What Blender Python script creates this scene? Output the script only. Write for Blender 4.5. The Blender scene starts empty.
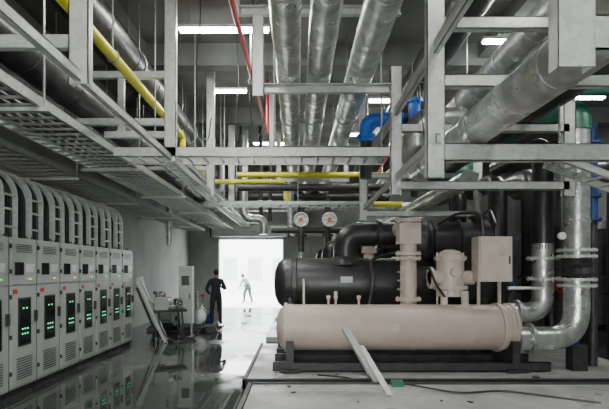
import bpy, bmesh, math, random
from mathutils import Vector, Matrix
random.seed(4)
V=Vector
# ---------------------------------------------------------------- materials
def mat(name,c1,c2=None,rough=.5,metal=0.,scale=6.,bump=0.,rough2=None,emit=0.,voro=False,bscale=None,detail=4,lo=.35,hi=.65):
    m=bpy.data.materials.new(name); m.use_nodes=True
    nt=m.node_tree; b=nt.nodes['Principled BSDF']
    c2=c2 or tuple(x*.75 for x in c1)
    tc=nt.nodes.new('ShaderNodeTexCoord')
    if voro:
        n=nt.nodes.new('ShaderNodeTexVoronoi'); n.inputs['Scale'].default_value=scale; out=n.outputs['Color']
        bw=nt.nodes.new('ShaderNodeRGBToBW'); nt.links.new(out,bw.inputs[0]); fac=bw.outputs[0]
    else:
        n=nt.nodes.new('ShaderNodeTexNoise'); n.inputs['Scale'].default_value=scale; n.inputs['Detail'].default_value=detail
        r=nt.nodes.new('ShaderNodeMapRange'); r.inputs['From Min'].default_value=lo; r.inputs['From Max'].default_value=hi
        nt.links.new(n.outputs['Fac'],r.inputs['Value']); fac=r.outputs[0]
    nt.links.new(tc.outputs['Object'],n.inputs['Vector'])
    mx=nt.nodes.new('ShaderNodeMix'); mx.data_type='RGBA'
    mx.inputs['A'].default_value=(*c1,1); mx.inputs['B'].default_value=(*c2,1)
    nt.links.new(fac,mx.inputs['Factor']); nt.links.new(mx.outputs['Result'],b.inputs['Base Color'])
    b.inputs['Roughness'].default_value=rough; b.inputs['Metallic'].default_value=metal
    if rough2 is not None:
        rr=nt.nodes.new('ShaderNodeMapRange'); rr.inputs['To Min'].default_value=rough; rr.inputs['To Max'].default_value=rough2
        nt.links.new(fac,rr.inputs['Value']); nt.links.new(rr.outputs[0],b.inputs['Roughness'])
    if bump:
        n2=nt.nodes.new('ShaderNodeTexNoise'); n2.inputs['Scale'].default_value=bscale or scale*2; n2.inputs['Detail'].default_value=5
        nt.links.new(tc.outputs['Object'],n2.inputs['Vector'])
        bp=nt.nodes.new('ShaderNodeBump'); bp.inputs['Strength'].default_value=bump; bp.inputs['Distance'].default_value=.03
        nt.links.new(n2.outputs['Fac'],bp.inputs['Height']); nt.links.new(bp.outputs['Normal'],b.inputs['Normal'])
    if emit:
        b.inputs['Emission Color'].default_value=(*c1,1); b.inputs['Emission Strength'].default_value=emit
    return m
GALV=mat('galvanised_steel',(.40,.415,.40),(.28,.29,.28),rough=.42,metal=.45,scale=22,voro=True)
GALVL=mat('galvanised_strut',(.61,.62,.60),(.46,.47,.455),rough=.42,metal=.28,scale=18,voro=True)
FOIL=mat('foil_cladding',(.66,.67,.655),(.40,.41,.40),rough=.26,metal=.75,scale=5,bump=.45,bscale=7,rough2=.45)
BLACK=mat('black_rubber_insulation',(.013,.014,.014),(.025,.026,.026),rough=.38,scale=5,bump=.35,bscale=5)
DARK=mat('dark_steel',(.05,.052,.052),(.028,.028,.028),rough=.5,metal=.3)
TAN=mat('tan_machine_paint',(.53,.435,.375),(.46,.38,.325),rough=.42,scale=3,bump=.08)
TAN2=mat('beige_box_paint',(.60,.51,.44),(.52,.44,.38),rough=.4)
CAB=mat('cabinet_grey_paint',(.42,.44,.42),(.36,.38,.365),rough=.35,scale=2)
CABD=mat('cabinet_recess',(.10,.11,.11),rough=.5)
GLASS=mat('dark_panel_glass',(.012,.015,.015),rough=.12)
LED=mat('green_indicator',(.05,1.,.45),(.05,1.,.45),emit=1.6)
REDL=mat('red_indicator',(1.,.05,.03),(1.,.05,.03),emit=1.)
YEL=mat('yellow_paint',(.80,.74,.03),(.68,.62,.03),rough=.4)
RED=mat('red_paint',(.60,.03,.03),rough=.4)
BLUE=mat('blue_paint',(.02,.17,.72),(.015,.12,.55),rough=.35)
BLUED=mat('dull_blue_paint',(.015,.06,.22),(.01,.04,.15),rough=.45)
GREEN=mat('green_paint',(.03,.15,.10),(.02,.10,.065),rough=.4)
WHITE=mat('white_paint',(.75,.75,.73),rough=.5)
CONC=mat('pad_concrete',(.50,.50,.48),(.22,.225,.215),rough=.2,scale=1.3,rough2=.6,bump=.1,bscale=14,detail=9,lo=.3,hi=.72)
WALLM=mat('wall_plaster',(.34,.35,.335),(.24,.25,.24),rough=.8,scale=.8)
CEILM=mat('ceiling_concrete',(.20,.205,.20),(.12,.125,.12),rough=.9,scale=.9)
FLOOR=mat('wet_concrete_floor',(.045,.048,.046),(.15,.155,.148),rough=.02,rough2=.32,scale=.75,bump=.014,bscale=2.,detail=8,lo=.49,hi=.66)
TUBE=mat('led_tube',(.96,1.,.97),(.96,1.,.97),emit=90)
SKIN=mat('skin',(.42,.26,.19),rough=.6)
HAIR=mat('hair',(.012,.01,.01),rough=.7)
SHIRT=mat('navy_work_jacket',(.02,.026,.04),rough=.8)
PANTS=mat('dark_trousers',(.02,.022,.028),rough=.8)
SHOE=mat('black_shoes',(.01,.01,.01),rough=.5)
SHIRT2=mat('grey_shirt',(.18,.20,.21),rough=.8)
PANTS2=mat('grey_trousers',(.05,.055,.07),rough=.8)
OUTG=mat('outdoor_paving',(.70,.71,.70),(.6,.61,.6),rough=.6,scale=1)
OUTB=mat('outdoor_render_wall',(.76,.78,.78),(.70,.72,.72),rough=.8,scale=.5)
WIN=mat('outdoor_window_glass',(.52,.56,.58),rough=.3)
# ---------------------------------------------------------------- mesh builder
class MB:
    def __init__(s): s.bm=bmesh.new(); s.mats=[]
    def mi(s,m):
        if m not in s.mats: s.mats.append(m)
        return s.mats.index(m)
    def obox(s,c,a,b,d,m):
        c,a,b,d=V(c),V(a),V(b),V(d); i=s.mi(m)
        vs=[s.bm.verts.new(c+a*x+b*y+d*z) for x in(-1,1) for y in(-1,1) for z in(-1,1)]
        for f in((0,1,3,2),(4,6,7,5),(0,4,5,1),(2,3,7,6),(0,2,6,4),(1,5,7,3)):
            fc=s.bm.faces.new([vs[k] for k in f]); fc.material_index=i; fc.smooth=True
    def box(s,x0,x1,y0,y1,z0,z1,m):
        s.obox(((x0+x1)/2,(y0+y1)/2,(z0+z1)/2),((x1-x0)/2,0,0),(0,(y1-y0)/2,0),(0,0,(z1-z0)/2),m)
    def rings(s,rs,m,cap=True,closed=False):
        i=s.mi(m); vr=[[s.bm.verts.new(p) for p in r] for r in rs]; n=len(vr[0])
        k=len(vr)
        for a in range(k if closed else k-1):
            A=vr[a];B=vr[(a+1)%k]
            for j in range(n):
                f=s.bm.faces.new((A[j],A[(j+1)%n],B[(j+1)%n],B[j])); f.material_index=i; f.smooth=True
        if cap and not closed:
            for r in(vr[0][::-1],vr[-1]):
                f=s.bm.faces.new(r); f.material_index=i; f.smooth=True
    def revolve(s,p,d,prof,m,seg=28,cap=True):
        p=V(p); d=V(d).normalized(); u=d.orthogonal().normalized(); w=d.cross(u)
        s.rings([[p+d*t+(u*math.cos(2*math.pi*j/seg)+w*math.sin(2*math.pi*j/seg))*max(r,.0005) for j in range(seg)] for t,r in prof],m,cap)
    def cyl(s,p0,p1,r,m,r2=None,seg=20):
        p0,p1=V(p0),V(p1); L=(p1-p0).length
        s.revolve(p0,p1-p0,[(0,r),(L,r if r2 is None else r2)],m,seg)
    def flange(s,p,d,r,m,t=.05,bolts=10,bm=None):
        p=V(p); d=V(d).normalized(); s.revolve(p-d*t/2,d,[(0,r),(t,r)],m)
        u=d.orthogonal().normalized(); w=d.cross(u)
        for j in range(bolts):
            a=2*math.pi*j/bolts; q=p+(u*math.cos(a)+w*math.sin(a))*r*.87
            s.cyl(q-d*(t*.9),q+d*(t*.9),.014,bm or m,seg=6)
    def sweep(s,pts,r,m,bend=None,seg=18,cap=True,n=8):
        pts=[V(p) for p in pts]; bend=bend or r*1.6; path=[pts[0]]
        for k in range(1,len(pts)-1):
            a,b,c=pts[k-1],pts[k],pts[k+1]; d1=(a-b);d2=(c-b)
            q=min(bend,d1.length*.49,d2.length*.49); A=b+d1.normalized()*q; C=b+d2.normalized()*q
            for j in range(n+1):
                t=j/n; path.append(A*(1-t)**2+b*2*t*(1-t)+C*t*t)
        path.append(pts[-1])
        rs=[];u=None
        for k,p in enumerate(path):
            if k==0: d=path[1]-p
            elif k==len(path)-1: d=p-path[k-1]
            else: d=(path[k+1]-p).normalized()+(p-path[k-1]).normalized()
            d.normalize()
            if u is None: u=d.orthogonal().normalized()
            u=(u-d*u.dot(d)).normalized(); w=d.cross(u)
            rs.append([p+(u*math.cos(2*math.pi*j/seg)+w*math.sin(2*math.pi*j/seg))*r for j in range(seg)])
        s.rings(rs,m,cap)
    def torus(s,c,nrm,R,r,m,seg=24,ms=8):
        c=V(c);d=V(nrm).normalized();u=d.orthogonal().normalized();w=d.cross(u); rs=[]
        for k in range(seg):
            a=2*math.pi*k/seg; e=u*math.cos(a)+w*math.sin(a)
            rs.append([c+e*R+(e*math.cos(2*math.pi*j/ms)+d*math.sin(2*math.pi*j/ms))*r for j in range(ms)])
        s.rings(rs,m,False,True)
    def wheel(s,c,nrm,R,m,hub=None):
        s.torus(c,nrm,R,R*.14,m); c=V(c);d=V(nrm).normalized();u=d.orthogonal().normalized();w=d.cross(u)
        for k in range(3):
            a=math.pi*k/3; e=u*math.cos(a)+w*math.sin(a); s.cyl(c-e*R,c+e*R,R*.08,m,seg=6)
        s.cyl(c-d*R*.25,c+d*R*.25,R*.28,hub or m,seg=12)
    def chan(s,p0,p1,w,d,op,m,t=.01):
        p0,p1,op=V(p0),V(p1),V(op).normalized(); ax=(p1-p0); L=ax.length; ax=ax/L; wd=ax.cross(op).normalized(); c=(p0+p1)/2
        s.obox(c-op*(d/2-t/2),ax*L/2,wd*w/2,op*t/2,m)
        for sg in(-1,1): s.obox(c+wd*sg*(w/2-t/2),ax*L/2,wd*t/2,op*d/2,m)
    def ladder(s,p0,p1,wid,up,m,h=.1,step=.3,rung=.035):
        p0,p1,up=V(p0),V(p1),V(up).normalized(); ax=p1-p0; L=ax.length; ax=ax/L; sd=ax.cross(up).normalized()
        for sg in(-1,1): s.chan(p0+sd*sg*wid/2,p1+sd*sg*wid/2,h,.04,-sd*sg,m,.006)
        k=int(L/step)
        for j in range(k+1):
            q=p0+ax*min(L-.03,.05+j*step)
            s.obox(q-up*h*.25,ax*rung/2,sd*wid/2,up*.012,m)
    def done(s,name,bevel=0,sharp=32):
        bmesh.ops.recalc_face_normals(s.bm,faces=s.bm.faces[:])
        me=bpy.data.meshes.new(name); s.bm.to_mesh(me); s.bm.free()
        for m in s.mats: me.materials.append(m)
        me.set_sharp_from_angle(angle=math.radians(sharp))
        o=bpy.data.objects.new(name,me); bpy.context.scene.collection.objects.link(o)
        if bevel:
            b=o.modifiers.new('bevel','BEVEL'); b.width=bevel; b.segments=2; b.limit_method='ANGLE'; b.angle_limit=math.radians(50)
        return o
X0,X1,YB,YE,ZC=-5.0,10.0,-4.0,20.7,6.5
XL=-4.99
# ---------------------------------------------------------------- shell
b=MB(); b.box(X0-.2,X1+.2,YB-.2,YE+.25,-.2,0,FLOOR); b.done('floor')
b=MB(); b.box(X0-.2,X1+.2,YB-.2,YE+.25,ZC+.012,ZC+.25,CEILM); b.done('ceiling')
b=MB()
for y in (-1.5,2.2,5.9,9.6,13.3,17):
    b.box(X0,X1,y-.15,y+.15,ZC-.45,ZC+.012,CEILM)
for x in (-3.3,.2,3.9,7.4): b.box(x-.12,x+.12,YB,YE,ZC-.3,ZC+.012,CEILM)
b.done('ceiling_beams')  # concrete ceiling beams running in both directions
b=MB(); b.box(X0-.2,X0,YB,YE,0,ZC+.012,WALLM); b.done('wall_left')
b=MB(); b.box(X1,X1+.2,YB,YE,0,ZC+.012,WALLM); b.done('wall_right')
b=MB()
b.box(X0-.2,-3.68,YE,YE+.25,0,ZC+.012,WALLM); b.box(-.64,X1+.2,YE,YE+.25,0,ZC+.012,WALLM); b.box(-3.68,-.64,YE,YE+.25,3.22,ZC+.012,WALLM)
b.done('wall_far')
b=MB()
b.box(X0-.2,-2.2,YB-.2,YB,0,ZC+.012,WALLM); b.box(1.8,X1+.2,YB-.2,YB,0,ZC+.012,WALLM); b.box(-2.2,1.8,YB-.2,YB,3.6,ZC+.012,WALLM)  # opening behind the camera is added, unseen, to let in sky fill light
b.done('wall_back')
b=MB()
for x in(-3.675,-.705): b.box(x,x+.06,YE-.06,YE+.28,0,3.21,WHITE)
b.box(-3.675,-.645,YE-.06,YE+.28,3.15,3.215,WHITE); b.done('door_1')
b=MB(); b.box(-3.9,-.45,YE-.5,YE-.01,3.25,3.75,GALV); b.cyl((-3.9,YE-.28,3.54),(-.45,YE-.28,3.54),.2,GALVL)
b.box(-3.95,-3.88,YE-.5,YE-.01,3.22,3.8,DARK); b.box(-.47,-.4,YE-.5,YE-.01,3.22,3.8,DARK); b.done('roller_shutter_housing')
# outdoors
b=MB(); b.box(-40,40,YE+.25,70,-.25,-.05,OUTG); b.done('ground_outside')
b=MB(); b.box(-40,40,-40,YB-.2,-.25,-.05,OUTG); b.done('ground_yard')
b=MB(); b.box(-9,9,36,44,-.05,5.2,OUTB)
for x in range(-8,8,2):
    for z in(1,): b.box(x,x+1.1,35.93,36,z,z+1.7,WIN); b.box(x-.05,x+1.15,35.9,35.97,z-.08,z,WHITE)
b.box(-9.2,9.2,35.6,44,5.2,5.4,WHITE)
b.done('building_outside')
# ---------------------------------------------------------------- cabinets
def cabinet(y0,first=[None]):
    if first[0] is None:
        b=MB(); D=.8; W=.64
        b.box(-D,0,.0,W,.1,2.2,CAB); b.box(-D+.03,-.03,.02,W-.02,0,.1,DARK)
        b.box(0,.022,.025,W-.025,.14,1.52,CAB)
        b.box(0,.022,.025,W-.025,1.55,2.16,CAB)
        b.box(.001,.004,0,.012,.1,2.2,CABD)
        b.box(.022,.032,.17,W-.17,.68,1.36,DARK)
        b.box(.032,.037,.19,W-.19,.70,1.34,GLASS)
        for z in(.84,.91): 
            for y in(.24,.30,.36): b.box(.037,.041,y,y+.03,z,z+.02,LED)
        for y in(.26,.34): b.box(.037,.041,y,y+.03,1.2,1.22,LED)
        for k in range(9): b.box(.022,.03,.14,W-.14,.22+k*.035,.235+k*.035,CABD)
        for k in range(5): b.box(.022,.03,.14,W-.14,2.0+k*.025,2.01+k*.025,CABD)
        b.box(.022,.032,.1,.3,1.68,1.86,GLASS); b.box(.022,.034,.36,.54,1.72,1.84,WHITE)
        for y,m in((.38,REDL),(.44,LED),(.50,YEL)): b.cyl((.02,y,1.62),(.045,y,1.62),.012,m,seg=10)
        b.box(.022,.06,W-.09,W-.055,1.0,1.16,DARK)
        for z in(.3,.8,1.35,1.7,2.05): b.box(.005,.035,.012,.03,z,z+.06,DARK)
        b.box(.022,.027,.06,.16,1.42,1.48,RED)
        for y in(.08,W-.08): b.torus((-.1,y,2.225),(0,1,0),.022,.008,DARK,12,6)
        def arc(x0,z0,R,n=8):
            p=[(x0,2.2),(x0,z0)]
            for k in range(1,n+1):
                a=math.pi/2*k/n; p.append((x0-R*(1-math.cos(a)),z0+R*math.sin(a)))
            p.append((-.99,z0+R)); return p
        o_=arc(-.15,2.8,.42); i_=arc(-.4,2.8,.17)
        ya,yb=.12,.40
        b.rings([[V((o[0]-.05,ya,o[1]-.03)),V((o[0]-.05,yb,o[1]-.03)),V((i[0],yb,i[1])),V((i[0],ya,i[1]))] for o,i in zip(o_,i_)],CABD)
        for y in(ya-.02,yb):
            b.rings([[V((o[0]+.02,y,o[1]+.01)),V((o[0]+.02,y+.02,o[1]+.01)),V((o[0]-.07,y+.02,o[1]-.05)),V((o[0]-.07,y,o[1]-.05))] for o in o_],GALVL)
        for z in(2.35,2.6,2.8): b.box(-.17,-.145,ya,yb,z,z+.03,GALVL)
        for y in(.18,.24,.30): b.rings([[V((o[0]-.04+dx,y+dy,o[1]-.02)) for dx,dy in((.015,0),(0,.015),(-.015,0),(0,-.015))] for o in o_],BLACK)
        o=b.done('switchgear_cabinet',bevel=.006); first[0]=o
    else:
        o=bpy.data.objects.new('switchgear_cabinet',first[0].data); bpy.context.scene.collection.objects.link(o)
        md=o.modifiers.new('bevel','BEVEL'); md.width=.006; md.segments=2; md.limit_method='ANGLE'; md.angle_limit=math.radians(50)
    o.location=(-3.92,y0,0)
for k in range(10): cabinet(4.14+k*.65)
# ---------------------------------------------------------------- cable trays
b=MB()
b.ladder((-3.3,1.0,3.62),(-3.3,20,3.62),.85,(0,0,1),GALV,h=.12,step=.22,rung=.04)
for k in range(5):
    x=-3.6+k*.13; b.cyl((x,1,3.66),(x,20,3.66),.03,BLACK,seg=8)
for y in range(2,20,3):
    for x in(-3.78,-2.82): b.cyl((x,y,3.5),(x,y,6.5),.012,GALV,seg=6)
    b.chan((-3.85,y,3.53),(-2.75,y,3.53),.05,.05,(0,0,1),GALVL,.005)
b.done('cable_ladder_tray')
b=MB()
b.ladder((-4.35,1.0,3.45),(-4.35,19,3.45),.8,(0,0,1),GALV,h=.1,step=.25)
for y in range(2,19,3):
    b.chan((XL,y,3.37),(-3.9,y,3.37),.05,.05,(0,0,1),GALVL,.005); b.cyl((-3.93,y,3.37),(-3.93,y,6.5),.012,GALV,seg=6)
b.done('cable_ladder_tray')
b=MB()
b.ladder((-2.85,7.25,3.58),(1.42,7.25,3.58),.55,(0,0,1),GALVL,h=.14,step=.26)
for x in(-2.4,-.4,1.4): b.cyl((x,7.56,3.5),(x,7.56,6.5),.014,GALV,seg=6)
b.done('cable_ladder_tray')
b=MB()
b.ladder((-2.3,8.5,3.75),(-2.3,20,3.75),.45,(0,0,1),GALV,h=.1,step=.25)
for y in(9,12,15,18): b.cyl((-2.06,y,3.7),(-2.06,y,6.5),.012,GALV,seg=6); b.cyl((-2.54,y,3.7),(-2.54,y,6.5),.012,GALV,seg=6)
b.done('cable_ladder_tray')
b=MB()
b.ladder((-2.0,11.4,3.42),(1.9,11.4,3.42),.4,(0,0,1),GALV,h=.1,step=.25)
for x in(-1.9,0,1.8): b.cyl((x,11.62,3.38),(x,11.62,6.5),.012,GALV,seg=6)
b.done('cable_ladder_tray')
b=MB(); b.ladder((3.5,6.2,3.25),(5.4,6.2,2.55),.4,(.35,0,.93),GALVL,h=.1,step=.2); b.cyl((3.6,6.2,3.2),(3.6,6.2,6.5),.015,GALV,seg=6); b.cyl((5.2,6.2,2.6),(5.2,6.2,6.5),.015,GALV,seg=6)
b.done('cable_ladder_tray')
# ---------------------------------------------------------------- support racks
b=MB(); w=.18
for y in(4.1,7.0,10.2,13.4): b.chan((-1.98,y,3.43),(-1.98,y,6.5),w,.09,(0,1,0),GALVL)
b.chan((XL,4.1,3.82),(-2.07,4.1,3.82),.12,.07,(0,1,0),GALVL)
b.chan((XL,4.1,4.6),(-2.07,4.1,4.6),.12,.07,(0,1,0),GALVL)
b.chan((XL,7.0,4.05),(-2.07,7.0,4.05),.1,.07,(0,1,0),GALVL)
b.chan((-3.0,7.0,3.85),(-2.07,7.0,3.85),.1,.07,(0,1,0),GALVL)
b.chan((XL,7.0,4.78),(-2.07,7.0,4.78),.11,.07,(0,1,0),GALVL)
b.chan((XL,10.2,4.05),(-2.07,10.2,4.05),.1,.07,(0,1,0),GALVL)
b.chan((-1.98,2,3.5),(-1.98,13.4,3.5),.1,.05,(-1,0,0),GALVL)
b.chan((-2.75,7.0,3.8),(-2.75,7.0,4.8),.1,.06,(0,1,0),GALVL)
b.done('steel_pipe_rack')
b=MB()
b.chan((-.62,7,4.45),(-.62,7,5.7),.18,.09,(0,1,0),GALVL)
b.chan((-.6,7,4.57),(1.6,7,4.57),.14,.09,(0,-1,0),GALVL)
b.chan((-1.0,7,5.78),(1.6,7,5.78),.14,.09,(0,-1,0),GALVL)
b.chan((-.95,7,5.7),(-.95,7,6.5),.1,.06,(0,1,0),GALVL)
b.chan((1.35,7,5.7),(1.35,7,6.5),.16,.09,(0,1,0),GALVL)
for y in(10.5,14):
    b.chan((-.6,y,4.57),(1.6,y,4.57),.14,.09,(0,-1,0),GALVL)
    for x in(-.6,1.5): b.chan((x,y,4.5),(x,y,6.5),.14,.08,(0,-1,0),GALVL)
b.done('steel_pipe_rack')
b=MB(); XP=1.52
b.chan((XP,2.5,2.86),(XP,2.5,6.5),.2,.1,(0,1,0),GALVL)
b.chan((XP,5,2.77),(XP,5,6.5),.2,.1,(0,1,0),GALVL)
b.chan((XP,7,2.92),(XP,7,4.9),.17,.1,(0,1,0),GALVL)
b.chan((XP,10.5,2.9),(XP,10.5,4.4),.17,.1,(0,1,0),GALVL)
b.chan((XP+.1,2.5,3.05),(4.2,2.5,3.05),.19,.09,(0,1,0),GALVL)
b.chan((XP+.1,2.5,4.48),(4.2,2.5,4.48),.13,.09,(0,1,0),GALVL)
b.chan((4.2,2.5,2.9),(4.2,2.5,6.5),.18,.09,(0,1,0),GALVL)
b.chan((XP+.1,5,3.05),(4.2,5,3.05),.19,.09,(0,1,0),GALVL)
b.chan((XP+.1,5,3.84),(4.2,5,3.84),.13,.09,(0,1,0),GALVL)
b.chan((XP+.1,5,4.48),(4.2,5,4.48),.13,.09,(0,1,0),GALVL)
b.chan((4.2,5,2.9),(4.2,5,6.5),.18,.09,(0,1,0),GALVL)
for y in(7,10.5):
    b.chan((XP,y,3.06),(4.2,y,3.06),.13,.09,(0,1,0),GALVL)
    b.chan((XP,y,3.95),(4.2,y,3.95),.12,.09,(0,1,0),GALVL)
    b.chan((4.2,y,2.9),(4.2,y,6.5),.18,.09,(0,1,0),GALVL)
b.chan((XP,2.4,4.2),(XP,10.5,4.2),.14,.06,(1,0,0),GALVL)
b.chan((XP+.02,4.9,3.2),(XP+.02,10.5,3.2),.1,.05,(1,0,0),GALVL)
b.done('steel_pipe_rack')
# ---------------------------------------------------------------- pipes
def pipe(name,pts,r,m,bands=0,bm=None,bend=None,hang=None):
    b=MB(); b.sweep(pts,r,m,bend=bend or r*2.2,seg=24)
    if bands:
        for a,c in zip(pts[:-1],pts[1:]):
            a,c=V(a),V(c); L=(c-a).length; d=(c-a).normalized(); t=.6
            while t<L-.3: b.revolve(a+d*t,d,[(0,r*1.005),(.004,r*1.03),(.045,r*1.03),(.05,r*1.005)],bm or m,24); t+=bands
    if hang:
        for (x,y,z) in hang:
            b.torus((x,y,z),(0,1,0),r+.01,.012,GALV,24,6); b.cyl((x,y,z+r),(x,y,6.5),.012,GALV,seg=6)
    return b.done(name)
for x,r in((-.15,.19),(.33,.19),(.98,.215)):
    pipe('foil_clad_pipe',[(x,.5,4.64+r),(x,19.8,4.64+r)],r,FOIL,.95,hang=[(x,y,4.64+r) for y in(4.5,9,12.5,17)])
pipe('foil_clad_pipe',[(2.12,.5,3.36),(1.96,7.6,3.36),(1.96,7.6,4.3),(2.8,7.6,4.3)],.2,FOIL,.8)
pipe('foil_clad_pipe',[(3.0,.5,4.78),(3.0,18,4.78)],.2,FOIL,.9,hang=[(3.0,y,4.78) for y in(3.5,8,12,16)])
pipe('foil_clad_pipe',[(3.0,7.9,3.35),(3.0,18,3.35)],.16,FOIL,.9)
pipe('insulated_black_pipe',[(2.3,.5,5.35),(2.3,19,5.35)],.26,BLACK,1.2,hang=[(2.3,y,5.35) for y in(3,8,12,16)])
pipe('insulated_black_pipe',[(3.6,5.3,4.22),(3.6,12,4.22)],.2,BLACK,1.2)
pipe('insulated_black_pipe',[(4.6,1,5.2),(4.6,18,5.2)],.33,BLACK,1.2,hang=[(4.6,y,5.2) for y in(3,8,12)])
pipe('insulated_black_pipe',[(-3.4,.5,4.42),(-3.4,19,4.42)],.25,BLACK,1.1,hang=[(-3.4,y,4.42) for y in(3,8,12,16)])
pipe('insulated_black_pipe',[(-4.3,.5,4.5),(-4.3,19,4.5)],.3,BLACK,1.1,hang=[(-4.3,y,4.5) for y in(3,8,12,16)])
pipe('insulated_black_pipe',[(-3.0,.5,5.4),(-3.0,19,5.4)],.3,BLACK,1.1,hang=[(-3.0,y,5.4) for y in(3,8,12,16)])
pipe('yellow_gas_pipe',[(-2.47,.5,4.6),(-2.47,9.6,4.6),(-2.47,9.6,4.3),(-2.47,13,4.3)],.07,YEL,hang=[(-2.47,y,4.6) for y in(3,6,9)])
pipe('yellow_gas_pipe',[(-2.5,13,4.3),(-.35,13,4.3),(-.35,13,3.65),(3.0,13,3.65)],.075,YEL,bend=.25)
pipe('yellow_gas_pipe',[(-1.7,12.6,4.42),(2.9,12.6,4.42),(2.9,12.6,6.4)],.07,YEL,bend=.2)
pipe('red_sprinkler_pipe',[(-.9,.5,5.1),(-.75,11,5.1),(-.75,11,6.4)],.035,RED,hang=[(-.84,y,5.1) for y in(4,8)])
pipe('red_sprinkler_pipe',[(2.62,6,5.9),(2.62,15,4.9)],.035,RED)
pipe('silver_riser_pipe',[(-1.75,14.5,6.4),(-1.75,14.5,3.4),(-1.1,14.5,3.4),(-1.1,14.5,2.9)],.14,FOIL,.7)
pipe('silver_riser_pipe',[(-.25,15.2,6.4),(-.25,15.2,3.0),(1.2,15.2,3.0),(1.2,15.2,0)],.11,FOIL,.7)
pipe('silver_riser_pipe',[(-2.6,15.4,6.4),(-2.6,15.4,4.45),(-4.4,15.4,4.45),(-4.4,15.4,2.6)],.1,FOIL,.7)
pipe('silver_header_pipe',[(-4.6,16,4.0),(4,16,4.0)],.16,FOIL,1)
pipe('dark_header_pipe',[(-1.6,12,3.95),(4.1,12,3.95)],.1,DARK)
pipe('dark_header_pipe',[(-.8,13.6,2.95),(4.5,13.6,2.95)],.09,DARK)
pipe('dark_header_pipe',[(-4.6,17.4,4.6),(3.5,17.4,4.6)],.2,BLACK)
b=MB(); b.sweep([(1.3,8.6,4.2),(1.3,8.6,4.62),(2.0,8.6,4.62)],.13,BLUE,bend=.22); b.flange((1.3,8.6,4.3),(0,0,1),.18,BLUE); b.flange((1.62,8.6,4.62),(1,0,0),.19,BLUE)
b.cyl((1.3,8.6,3.5),(1.3,8.6,4.28),.11,DARK); b.cyl((1.7,8.6,4.62),(2.6,8.6,4.62),.125,DARK); b.done('blue_chilled_water_pipe')
b=MB(); b.cyl((2.15,8.3,4.15),(2.15,8.3,4.85),.11,BLUE); b.flange((2.15,8.3,4.15),(0,0,1),.16,BLUE); b.flange((2.15,8.3,4.85),(0,0,1),.16,BLUE); b.cyl((2.15,8.3,3.1),(2.15,8.3,4.15),.07,DARK); b.cyl((2.15,8.3,4.85),(2.15,8.3,5.1),.07,DARK)
b.done('blue_valve')
b=MB(); b.sweep([(4.05,6.9,4.5),(9.8,6.9,4.5)],.08,GREEN); b.sweep([(4.4,7.6,4.85),(9.8,7.6,4.85)],.08,GREEN)
for x in(5.2,6.4): b.flange((x,6.9,4.5),(1,0,0),.13,GREEN); b.cyl((x,6.9,4.5),(x,6.9,6.5),.012,GALV,seg=6)
b.done('green_condenser_pipe')
for x in(.09,.9):
    b=MB(); b.wheel((x,12.9,3.2),(0,-1,0),.19,WHITE,RED); b.cyl((x,12.92,3.2),(x,12.94,3.2),.17,WHITE); b.cyl((x,12.95,3.2),(x,13.55,3.2),.05,DARK); b.cyl((x,13.6,2.3),(x,13.6,3.9),.1,DARK)
    b.flange((x,13.6,3.45),(0,0,1),.18,DARK); b.flange((x,13.6,2.8),(0,0,1),.18,DARK); b.cyl((x,13.6,.0),(x,13.6,2.3),.08,FOIL); b.done('handwheel_gate_valve')
for x in(-1.2,-.9):
    b=MB(); b.wheel((x,14.2,3.85),(0,-1,0),.1,WHITE,RED); b.cyl((x,14.2,3.85),(x,14.5,3.85),.03,DARK); b.cyl((x,14.55,3.3),(x,14.55,6.4),.06,DARK); b.done('handwheel_gate_valve')
for x,z in((.3,1.4),(1.1,1.5)):
    b=MB(); b.box(x,x+.6,20.45,20.69,z,z+.9,CAB); b.box(x+.04,x+.56,20.43,20.45,z+.04,z+.86,CAB); b.box(x+.2,x+.4,20.42,20.43,z+.5,z+.7,GLASS); b.cyl((x+.3,20.6,z+.9),(x+.3,20.6,6.4),.025,GALV,seg=8); b.done('wall_electrical_box')
b=MB()
for x,y,z0 in((-1.45,6.5,3.7),(-.75,7.3,4.0),(-1.2,8.8,3.9),(1.9,6.8,3.6)):
    b.sweep([(x,y,6.4),(x+.05,y,5.4),(x-.06,y+.1,4.6),(x+.03,y,z0),(x+.15,y,z0-.1),(x+.2,y,z0+.25)],.009,BLACK,bend=.3,seg=6)
b.done('hanging_cables')
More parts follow.
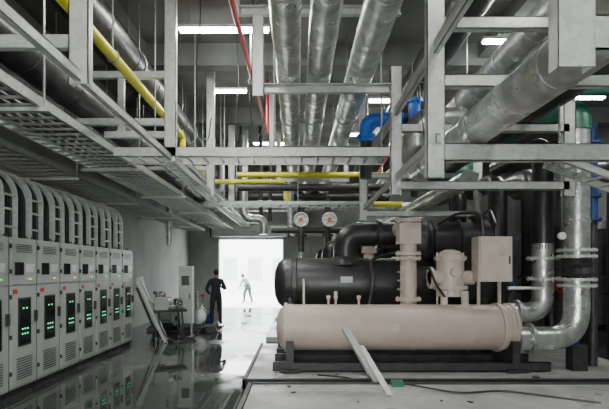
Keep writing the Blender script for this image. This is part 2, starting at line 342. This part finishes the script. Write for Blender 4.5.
# ---------------------------------------------------------------- chiller
def chiller(name):
    b=MB()
    for y in(7.15,7.85,8.4,9.0): b.chan((-.4,y,.22),(4.0,y,.22),.14,.08,(0,1,0),DARK)
    for x in(-.13,3.45):
        b.box(x-.06,x+.06,7.1,7.9,.15,.62,DARK); b.box(x-.16,x+.16,7.02,7.98,.15,.19,DARK)
        b.box(x-.05,x+.05,8.3,9.1,.15,1.25,DARK); b.box(x-.15,x+.15,8.2,9.2,.15,.2,DARK)
        b.revolve((x-.04,7.5,.8),(1,0,0),[(0,.385),(.08,.385)],TAN,40)
    b.revolve((-.36,7.5,.8),(1,0,0),[(0,.03),(.02,.2),(.07,.31),(.14,.365),(.2,.375),(.2,.375),(3.86,.375),(3.92,.35),(3.94,.33)],TAN,44)
    for x in(-.2,3.3,3.5): b.flange((x,7.5,.8),(1,0,0),.405,TAN,.045,20)
    for x in(.7,1.9,2.8): b.revolve((x,7.5,.8),(1,0,0),[(0,.378),(.02,.382),(.04,.378)],TAN,40)
    b.box(1.38,1.6,7.115,7.13,.78,.9,TAN2)
    for x in(.5,.62,1.0): 
        b.cyl((x,7.4,1.15),(x,7.4,1.3),.018,TAN2,seg=8); b.cyl((x-.03,7.4,1.3),(x+.03,7.4,1.3),.03,TAN2,seg=10)
    b.cyl((.62,7.4,1.3),(.62,7.4,1.4),.03,WHITE,seg=10)
    b.revolve((-.46,8.7,1.5),(1,0,0),[(0,.05),(.02,.25),(.08,.39),(.16,.46),(.24,.48),(4.2,.48),(4.3,.45),(4.38,.38),(4.42,.1)],BLACK,44)
    for x in(-.12,3.6): b.revolve((x,8.7,1.5),(1,0,0),[(0,.485),(.01,.53),(.09,.53),(.1,.485)],BLACK,40)
    b.box(.78,1.0,8.22,8.235,1.52,1.63,CAB)
    b.sweep([(.92,8.7,1.8),(.92,8.7,2.44),(2.4,8.7,2.44)],.235,BLACK,bend=.42,seg=28)
    b.revolve((.92,8.7,1.85),(0,0,1),[(0,.4),(.1,.36),(.16,.25)],BLACK)
    b.revolve((1.5,8.7,2.44),(1,0,0),[(0,.24),(.01,.29),(.09,.29),(.1,.24)],BLACK)
    b.revolve((2.0,8.6,2.3),(1,0,0),[(0,.24),(.05,.4),(.2,.46),(.36,.46),(.42,.38),(.5,.36),(1.4,.36),(1.46,.4),(1.56,.4),(1.62,.3),(1.66,.1)],BLACK,36)
    for x in(2.5,3.0,3.4): b.revolve((x,8.6,2.3),(1,0,0),[(0,.365),(.01,.4),(.06,.4),(.07,.365)],BLACK,32)
    b.box(2.5,3.4,8.3,8.9,1.85,2.1,BLACK)
    b.revolve((3.55,8.9,2.4),(0,0,1),[(0,.12),(.35,.12),(.36,.18),(.4,.18)],BLACK)
    b.cyl((1.9,7.75,1.0),(1.9,7.75,2.62),.14,TAN,seg=28)
    for z in(1.25,1.95,2.03,2.6): b.flange((1.9,7.75,z),(0,0,1),.215,TAN,.05,10)
    b.box(1.72,2.08,7.6,7.9,2.2,2.55,TAN)
    b.sweep([(1.9,7.75,2.5),(1.9,8.5,2.5)],.13,TAN)
    for z in(1.4,1.55,1.7): b.box(1.74,1.77,7.6,7.9,z,z+.03,TAN)
    b.cyl((2.62,7.75,1.3),(2.62,7.75,2.0),.23,TAN2); b.flange((2.62,7.75,1.45),(0,0,1),.29,TAN2); b.flange((2.62,7.75,1.95),(0,0,1),.27,TAN2)
    b.revolve((2.62,7.75,2.0),(0,0,1),[(0,.2),(.06,.17),(.1,.08)],TAN2)
    b.cyl((2.25,7.7,1.62),(3.0,7.7,1.62),.12,TAN2); b.flange((2.27,7.7,1.62),(1,0,0),.19,TAN2,.04,8)
    b.cyl((2.45,7.55,1.1),(2.45,7.55,1.4),.06,TAN2); b.cyl((2.8,7.55,1.1),(2.8,7.55,1.4),.06,TAN2)
    b.cyl((2.62,7.6,1.72),(2.62,7.42,1.72),.08,TAN2,seg=16)
    for x in(2.4,2.84): b.cyl((x,7.75,1.1),(x,7.75,2.05),.02,TAN2,seg=8)
    b.box(2.95,3.5,7.35,7.65,1.56,2.3,TAN2); b.box(2.98,3.47,7.335,7.35,1.6,2.26,TAN2); b.box(3.3,3.38,7.328,7.336,1.97,2.06,TAN)
    b.box(3.44,3.46,7.32,7.335,1.85,1.98,DARK)
    b.cyl((3.05,7.6,1.1),(3.05,7.6,1.6),.03,TAN); b.cyl((3.4,7.6,1.1),(3.4,7.6,1.6),.03,TAN)
    b.sweep([(3.1,7.5,2.3),(3.05,7.5,2.7),(2.8,7.9,2.75),(2.6,8.3,2.6)],.025,BLACK,bend=.15,seg=8)
    b.sweep([(3.3,7.5,2.3),(3.3,7.5,2.5),(3.4,8.0,2.85),(3.3,8.4,2.6)],.025,BLACK,bend=.15,seg=8)
    b.sweep([(2.08,7.6,1.8),(2.2,7.5,1.78),(2.3,7.5,1.5),(2.45,7.5,1.3)],.02,BLACK,bend=.1,seg=8)
    b.sweep([(3.5,7.5,1.45),(4.1,7.5,1.45),(4.1,7.5,1.65)],.025,WHITE,bend=.05,seg=8)
    b.sweep([(.1,7.6,1.17),(.1,7.8,1.5),(.1,8.4,1.6)],.02,TAN2,seg=8)
    b.sweep([(1.2,7.6,1.15),(1.3,7.7,1.6),(1.3,8.1,1.95),(1.9,8.3,2.1)],.03,BLACK,bend=.2,seg=8)
    return b.done(name)
ch=chiller('water_cooled_chiller')
for k in(1,2):
    o=bpy.data.objects.new('water_cooled_chiller',ch.data); bpy.context.scene.collection.objects.link(o); o.location=(.0,4.3*k,0)
def conn(dy):
    b=MB(); XA,XB=4.52,4.2
    b.sweep([(3.55,7.3,.64),(XA,7.3,.64),(XA,7.3,4.1)],.19,FOIL,bend=.55,seg=28)
    b.sweep([(3.55,7.72,1.02),(XB,7.72,1.02),(XB,7.72,2.2)],.17,FOIL,bend=.42,seg=28)
    for z in(1.5,1.6,1.97,2.07): b.flange((XA,7.3,z),(0,0,1),.29,GALVL,.04,14,GALV)
    b.revolve((XA,7.3,1.62),(0,0,1),[(0,.2),(.07,.24),(.15,.21),(.17,.2),(.22,.24),(.32,.2)],DARK)
    b.flange((XB,7.72,1.6),(0,0,1),.26,GALVL,.045,12,GALV); b.flange((XB,7.72,1.95),(0,0,1),.26,GALVL,.045,12,GALV)
    b.flange((3.75,7.3,.64),(1,0,0),.25,GALV); b.flange((3.75,7.72,1.02),(1,0,0),.22,GALV)
    b.sweep([(XA,7.3,4.0),(XA,7.3,4.3),(4.1,7.7,4.4),(4.1,9.5,4.4)],.21,GREEN,bend=.28,seg=24)
    b.sweep([(XB,7.72,2.1),(XB,7.72,3.9),(XB,9.5,3.9)],.17,BLACK,bend=.3,seg=24)
    for z in(2.5,3.1,3.7): b.revolve((XA,7.3,z),(0,0,1),[(0,.192),(.005,.198),(.05,.198),(.055,.192)],FOIL)
    b.box(XA-.12,XA+.12,7.2,7.4,0,.5,DARK)
    b.cyl((4.25,7.28,2.3),(4.25,7.22,2.3),.06,WHITE,seg=16); b.cyl((4.25,7.3,2.3),(XA,7.3,2.3),.012,DARK,seg=6)
    o=b.done('condenser_water_pipework'); o.location.y=dy
conn(0); conn(4.3)
for x,y,r in((4.35,9.8,.2),(4.9,9.4,.22),(5.5,9.8,.2),(6.2,8.6,.25),(3.9,10.9,.18)):
    b=MB(); b.sweep([(x,y,0),(x,y,3.7),(x,y+1.5,3.7)],r,BLACK,bend=.4); b.flange((x,y,1.3),(0,0,1),r+.09,DARK); b.flange((x,y,1.6),(0,0,1),r+.09,DARK)
    b.wheel((x,y-r-.2,1.45),(0,-1,0),.16,BLUED if x<5 else RED,DARK); b.cyl((x,y,1.45),(x,y-r-.2,1.45),.03,DARK); b.done('insulated_riser_pipe')
b=MB(); b.sweep([(5.5,9.0,.0),(5.5,9.0,5.0)],.1,BLUED); b.flange((5.5,9,4.3),(0,0,1),.2,BLUED); b.flange((5.5,9,4.6),(0,0,1),.2,BLUED); b.done('blue_riser_pipe')
b=MB(); b.sweep([(4.98,7.6,.0),(4.98,7.6,2.6)],.07,DARK); b.sweep([(4.98,7.6,2.6),(4.98,7.6,4.2)],.075,BLUED)
for z in(2.6,3.0,3.9): b.flange((4.98,7.6,z),(0,0,1),.13,BLUED,.04,8)
b.done('blue_riser_pipe')
# ---------------------------------------------------------------- plinths
b=MB(); b.box(-.78,5.6,6.65,9.9,0,.13,CONC)
b.box(-.82,5.6,6.6,6.66,0,.15,DARK); b.box(-.82,-.76,6.6,9.9,0,.15,DARK); b.done('equipment_plinth',bevel=.01)
b=MB(); b.box(-.78,5.6,10.9,14.3,0,.13,CONC); b.done('equipment_plinth',bevel=.01)
b=MB(); b.box(-.78,5.6,15.2,18.6,0,.13,CONC); b.done('equipment_plinth',bevel=.01)
b=MB(); b.box(-.62,5.6,2.8,6.1,0,.2,CONC); b.box(-.67,5.6,6.1,6.16,0,.22,DARK); b.box(-.68,-.62,2.8,6.16,0,.22,DARK)
b.done('equipment_plinth',bevel=.01)
# ---------------------------------------------------------------- loose steel, rubble and cable
b=MB(); a=V((.74,7.09,.86)); c=V((1.22,6.3,.02)); d=(c-a).normalized(); s=d.cross(V((0,-.6,.8))).normalized()
b.obox((a+c)/2,d*(c-a).length/2,s*.05,d.cross(s)*.004,GALVL); b.obox((a+c)/2+s*.05+d.cross(s)*.03,d*(c-a).length/2,s*.004,d.cross(s)*.03,GALVL); b.done('steel_angle_offcut')
b=MB(); a=V((.98,6.98,.58)); c=V((1.13,5.5,.215)); d=(c-a).normalized(); s=V((1,.1,0)).normalized()
b.obox((a+c)/2,d*(c-a).length/2,s*.04,d.cross(s)*.005,WHITE); b.done('timber_batten')
b=MB(); b.sweep([(.3,6.9,.145),(.8,6.7,.145),(1.2,6.4,.03),(1.2,6.25,.03),(1.3,6.1,.235),(2.0,5.6,.215),(2.6,5.75,.215),(3.5,5.2,.215)],.012,BLACK,bend=.2,seg=8); b.done('trailing_power_cable')
b=MB(); b.box(1.25,1.4,5.95,6.08,.2,.27,GREEN); b.cyl((1.4,6.0,.23),(1.55,6.0,.23),.015,DARK,seg=8); b.done('hand_grinder')
b=MB()
for k in range(26):
    x=random.uniform(-.5,4.6); y,z=random.choice(((random.uniform(5.2,6.0),.2),(random.uniform(6.7,7.0),.13),(random.uniform(6.2,6.55),0.)))
    s=random.uniform(.02,.06); a=random.uniform(0,3)
    b.obox((x,y,z+s*.15),(s*math.cos(a),s*math.sin(a),0),(-s*.6*math.sin(a),s*.6*math.cos(a),0),(0,0,s*.15),random.choice((WHITE,CONC,DARK,GALV)))
b.done('scattered_debris')
# ---------------------------------------------------------------- pumps etc on left
def pump(x,y,name,rot=0):
    b=MB()
    b.box(-.3,.3,-.45,.45,0,.08,DARK)
    b.revolve((0,-.35,.42),(0,1,0),[(0,.12),(.02,.24),(.14,.26),(.18,.16)],GALV)
    b.cyl((0,-.2,.42),(0,.0,.42),.07,DARK)
    b.revolve((0,0,.42),(0,1,0),[(0,.14),(.03,.19),(.4,.19),(.44,.15)],GALV)
    for k in range(12):
        a=2*math.pi*k/12; b.obox((.2*math.cos(a),.2,.42+.2*math.sin(a)),(.02*math.cos(a),0,.02*math.sin(a)),(0,.18,0),(-.004*math.sin(a),0,.004*math.cos(a)),GALV)
    b.box(-.08,.08,.1,.3,.6,.72,CAB); b.box(-.15,-.1,.05,.35,.08,.3,DARK); b.box(.1,.15,.05,.35,.08,.3,DARK); b.box(-.1,.1,-.33,-.2,.08,.25,DARK)
    b.cyl((0,-.28,.6),(0,-.28,1.1),.08,GALV); b.flange((0,-.28,.75),(0,0,1),.14,GALV); b.flange((0,-.28,1.1),(0,0,1),.14,GALV)
    b.wheel((.18,-.28,1.0),(1,0,0),.1,RED)
    b.cyl((0,-.28,1.0),(.18,-.28,1.0),.02,DARK,seg=8)
    o=b.done(name); o.location=(x,y,0); o.rotation_euler.z=rot
pump(-3.35,12.4,'centrifugal_pump',1.2); pump(-2.95,13.4,'centrifugal_pump',.1); pump(-4.1,13.3,'centrifugal_pump',.2)
b=MB(); b.box(-.18,.18,-.1,.1,.35,1.85,CAB); b.box(-.16,.16,-.115,-.1,.4,1.8,CAB); b.box(-.1,.1,-.12,-.115,1.35,1.6,GLASS); b.box(.1,.13,-.13,-.115,1.0,1.12,DARK)
for x in(-.14,.14): b.box(x-.02,x+.02,-.03,.03,0,.35,GALV); b.box(x-.03,x+.03,-.2,.2,0,.03,GALV)
o=b.done('pump_control_panel',bevel=.005); o.location=(-2.95,11.9,0)
b=MB()
for k in range(8):
    y=10.72+.06*k; top=V((-3.86,y+random.uniform(-.05,.05),random.uniform(1.1,1.6))); bot=V((-3.25+random.uniform(-.2,.12),y+random.uniform(-.15,.25),.02))
    d=(bot-top); L=d.length; d/=L
    b.chan(top,bot,.05,.04,V((1,0,.5)).cross(d).cross(d),GALVL if k%3 else DARK,.006)
b.done('leaning_strut_bundle')
b=MB()
for x in(-.32,.32):
    for y in(-.22,.22): b.cyl((x,y,.1),(x*.85,y*.85,.72),.022,DARK,seg=8)
    b.cyl((x,-.22,.3),(x,.22,.3),.015,DARK,seg=8)
for x in(-.34,.34): b.torus((x,.24,.1),(1,0,0),.075,.028,BLACK,20,8); b.cyl((x-.03,.24,.1),(x+.03,.24,.1),.05,GALV,seg=14)
for x in(-.32,.32): b.cyl((x,-.22,0),(x,-.22,.12),.03,BLACK,seg=10)
b.box(-.4,.4,-.22,.22,.7,.76,DARK); b.box(-.38,-.05,-.16,.16,.76,1.06,CAB); b.cyl((-.05,0,.95),(.06,0,.95),.13,GALV); b.cyl((-.46,0,.95),(-.38,0,.95),.1,GALV)
b.cyl((-.1,.1,.85),(.38,.1,.85),.02,GALVL,seg=8); b.cyl((-.1,-.1,.85),(.38,-.1,.85),.02,GALVL,seg=8); b.box(.14,.3,-.14,.14,.8,1.02,DARK); b.wheel((.22,-.2,.92),(0,-1,0),.09,GALV)
b.sweep([(-.3,-.1,.72),(-.3,-.35,.35),(-.1,-.55,.03),(.35,-.7,.03),(.6,-.4,.03),(.4,-.2,.03)],.018,BLACK,bend=.25,seg=8)
o=b.done('pipe_threading_machine',bevel=.004); o.location=(-3.25,11.35,0); o.rotation_euler.z=.5
b=MB()
for k in range(4): b.torus((0,0,.03+.035*k),(0,0,1),.24-.015*k,.018,BLACK,28,6)
b.sweep([(.24,0,.02),(.3,.4,.02),(-.1,.9,.02),(.2,1.4,.02)],.018,BLACK,bend=.3,seg=8); o=b.done('coiled_hose'); o.location=(-2.5,12.6,0)
b=MB(); b.revolve((0,0,0),(0,0,1),[(0,.11),(.3,.15),(.31,.16),(.32,.16),(.32,.14),(.03,.1)],BLUED,20); b.torus((0,0,.32),(1,0,0),.14,.006,GALV,24,6); o=b.done('plastic_bucket'); o.location=(-2.95,14.6,0)
b=MB(); b.box(-.35,.35,-.25,.25,.14,.18,DARK)
for x in(-.28,.28):
    for y in(-.2,.2): b.cyl((x-.02,y,.07),(x+.02,y,.07),.07,BLACK,seg=14)
b.sweep([(-.3,.25,.18),(-.3,.28,.95),(.3,.28,.95),(.3,.25,.18)],.018,GALV,bend=.1,seg=8); b.box(-.25,.2,-.2,.2,.18,.5,CAB); o=b.done('hand_trolley'); o.location=(-3.5,15.2,0)
for x,y in((7.4,11),(7.6,14.5)):
    b=MB(); b.revolve((x,y,.3),(0,0,1),[(0,.3),(.05,.7),(.2,.85),(2.4,.85),(2.6,.7),(2.68,.3)],BLACK,32); b.box(x-.6,x+.6,y-.6,y+.6,0,.35,DARK); b.done('buffer_tank')
# ---------------------------------------------------------------- lights
def batten(x0,x1,y,z=5.98,power=60):
    b=MB(); b.box(x0,x1,y-.07,y+.07,z,z+.05,WHITE); 
    for dy in(-.04,.04): b.cyl((x0+.03,y+dy,z-.025),(x1-.03,y+dy,z-.025),.022,TUBE,seg=10)
    for x in(x0+.2,x1-.2): b.cyl((x,y,z+.05),(x,y,ZC),.006,GALV,seg=6)
    p=b.done('led_batten_light')
    l=bpy.data.lights.new('batten_lamp','AREA'); l.shape='RECTANGLE'; l.size=x1-x0; l.size_y=.12; l.energy=power; l.color=(.98,1.,.95)
    o=bpy.data.objects.new('batten_lamp',l); bpy.context.scene.collection.objects.link(o); o.location=((x0+x1)/2,y,z-.07); o.parent=p
for a in((-2.1,-.5,7.9),(-2.1,-1.2,10.6),(1.75,2.9,11.2),(3.4,4.9,8.3),(-1.5,0,15),(2.5,4,15),(-2,-.5,4),(2,3.5,3.6),(-2,-.5,.6),(2,3.5,.6),(6,7.5,5),(6,7.5,11),(1.6,2.8,14)):  # battens out of view are added to light the near cabinets and chiller
    batten(a[0],a[1],a[2],power=88)
w=bpy.data.worlds.new('overcast_sky'); bpy.context.scene.world=w; w.use_nodes=True
bg=w.node_tree.nodes['Background']; bg.inputs[0].default_value=(.96,1.,.98,1); bg.inputs[1].default_value=14
# ---------------------------------------------------------------- people
def skinmesh(pts,edges,root=0,sub=1):
    me=bpy.data.meshes.new('tmp'); me.from_pydata([p[:3] for p in pts],edges,[]); o=bpy.data.objects.new('tmp',me)
    bpy.context.scene.collection.objects.link(o); md=o.modifiers.new('s','SKIN'); md.use_smooth_shade=True
    for i,p in enumerate(pts):
        sv=me.skin_vertices[0].data[i]; sv.radius=(p[3],p[4] if len(p)>4 else p[3]); sv.use_root=(i==root)
    s=o.modifiers.new('u','SUBSURF'); s.levels=sub; s.render_levels=sub
    dg=bpy.context.evaluated_depsgraph_get(); dg.update(); m2=bpy.data.meshes.new_from_object(o.evaluated_get(dg)); bpy.data.objects.remove(o); return m2
def person(name,loc,rz,shirt,pants,J,scale=1.):
    names=[n for n in J if n!='head']; pts=[J[n] for n in names]; idx={n:i for i,n in enumerate(names)}
    E=[('pel','spi'),('spi','che'),('che','nb'),('nb','nk')]
    for s in'LR': E+=[('che','sh'+s),('sh'+s,'el'+s),('el'+s,'wr'+s),('wr'+s,'pa'+s),('pel','hi'+s),('hi'+s,'kn'+s),('kn'+s,'an'+s),('an'+s,'to'+s)]
    m=skinmesh(pts,[(idx[a],idx[c]) for a,c in E],0,2)
    bm=bmesh.new(); bm.from_mesh(m); mats=[shirt,pants,SKIN,SHOE,HAIR]
    wr=[V(J['wr'+s][:3]) for s in'LR']; pa=[V(J['pa'+s][:3]) for s in'LR']; nk=V(J['nk'][:3]); pel=V(J['pel'][:3]); spi=V(J['spi'][:3])
    for f in bm.faces:
        c=f.calc_center_median(); f.smooth=True
        if min((c-p).length for p in pa)<.075: f.material_index=2
        elif (c-nk).length<.075: f.material_index=2
        elif c.z<.1: f.material_index=3
        elif (c-pel).dot(spi-pel)<0.01 and min((c-p).length for p in wr)>.16: f.material_index=1
        else: f.material_index=0
    for s in'LR':
        a=V(J['wr'+s][:3]); p=V(J['pa'+s][:3]); d=(p-a).normalized(); sd=V((0,1,0)); sd=(sd-d*sd.dot(d))
        sd=sd.normalized() if sd.length>.1 else V((0,0,1)); cu=d.cross(sd)*(1 if s=='L' else -1)
        for k,L in enumerate((.07,.08,.075,.06)):
            q=p+sd*(.03-.02*k); f=[(*q,.009),(*(q+d*L*.5+cu*.004),.009),(*(q+d*L*.85+cu*.02),.008),(*(q+d*L+cu*.035),.007)]
            mm=skinmesh(f,[(0,1),(1,2),(2,3)],0,1); n0=len(bm.faces); bm.from_mesh(mm); bm.faces.ensure_lookup_table()
            for ff in bm.faces[n0:]: ff.material_index=2; ff.smooth=True
        q=a+(p-a)*.5; f=[(*q,.011),(*(q+sd*.04+d*.02),.011),(*(q+sd*.05+d*.055),.009)]
        mm=skinmesh(f,[(0,1),(1,2)],0,1); n0=len(bm.faces); bm.from_mesh(mm); bm.faces.ensure_lookup_table()
        for ff in bm.faces[n0:]: ff.material_index=2; ff.smooth=True
    hd=V(J['head'][:3]) if 'head' in J else nk+V((0,.02,.12))
    R=Matrix.Identity(4)
    def ball(c,sc,mi,seg=20):
        n0=len(bm.faces); bmesh.ops.create_uvsphere(bm,u_segments=seg,v_segments=12,radius=1,matrix=Matrix.Translation(hd)@R@Matrix.Translation(c)@Matrix.Diagonal((*sc,1)))
        bm.faces.ensure_lookup_table()
        for ff in bm.faces[n0:]: ff.material_index=mi; ff.smooth=True
    ball(V((0,0,0)),(.075,.092,.115),2); ball(V((0,.02,-.06)),(.052,.06,.055),2)
    ball(V((0,-.018,.025)),(.082,.092,.105),4); ball(V((0,.095,-.01)),(.012,.018,.022),2,10)
    for x in(-1,1): ball(V((x*.078,-.005,0)),(.01,.018,.028),2,10); ball(V((x*.03,.083,.012)),(.012,.008,.007),4,10)
    ball(V((0,.08,-.05)),(.024,.008,.006),3,10)
    me=bpy.data.meshes.new(name); bm.to_mesh(me); bm.free()
    for x in mats: me.materials.append(x)
    o=bpy.data.objects.new(name,me); bpy.context.scene.collection.objects.link(o); o.location=loc; o.rotation_euler.z=rz; o.scale=(scale,)*3
J1=dict(pel=(0,0,.97,.15,.12),spi=(0,0,1.14,.14,.11),che=(0,0,1.33,.17,.12),nb=(0,0,1.47,.075),nk=(0,.02,1.53,.055),
 shL=(-.18,0,1.41,.075),elL=(-.31,-.06,1.14,.058),wrL=(-.2,.1,1.0,.04),paL=(-.17,.17,.99,.032),
 shR=(.18,0,1.41,.075),elR=(.29,-.02,1.14,.058),wrR=(.2,.2,1.2,.04),paR=(.17,.26,1.24,.032),
 hiL=(-.095,0,.88,.115),knL=(-.12,.03,.5,.08),anL=(-.13,-.02,.09,.055),toL=(-.15,.13,.045,.045),
 hiR=(.095,0,.88,.115),knR=(.12,.03,.5,.08),anR=(.14,-.02,.09,.055),toR=(.17,.13,.045,.045))
person('worker',(-2.6,14.3,0),.25,SHIRT,PANTS,J1)
J2=dict(J1); J2.update(spi=(0,.08,1.1,.135,.1),che=(0,.2,1.24,.16,.11),nb=(0,.29,1.33,.07),nk=(0,.33,1.37,.05),head=(0,.39,1.47),
 shL=(-.18,.2,1.28,.065),elL=(-.2,.32,1.04,.05),wrL=(-.17,.45,.85,.038),paL=(-.16,.48,.79,.032),
 shR=(.18,.2,1.28,.065),elR=(.2,.34,1.04,.05),wrR=(.17,.48,.88,.038),paR=(.16,.52,.82,.032),
 knL=(-.13,.16,.5,.075),anL=(-.14,.15,.09,.05),toL=(-.15,.3,.045,.045),
 knR=(.12,-.04,.5,.075),anR=(.12,-.2,.1,.05),toR=(.12,-.06,.045,.045))
person('worker',(-2.72,24.5,-.05),1.0,SHIRT2,PANTS2,J2)
# ---------------------------------------------------------------- camera
cd=bpy.data.cameras.new('camera'); cam=bpy.data.objects.new('camera',cd); bpy.context.scene.collection.objects.link(cam)
cam.location=(0,0,1.75); cam.rotation_euler=(math.pi/2,0,0); cd.sensor_width=36; cd.lens=450/609*36; cd.shift_x=.0107; cd.shift_y=.1076; cd.clip_start=.05
bpy.context.scene.camera=cam
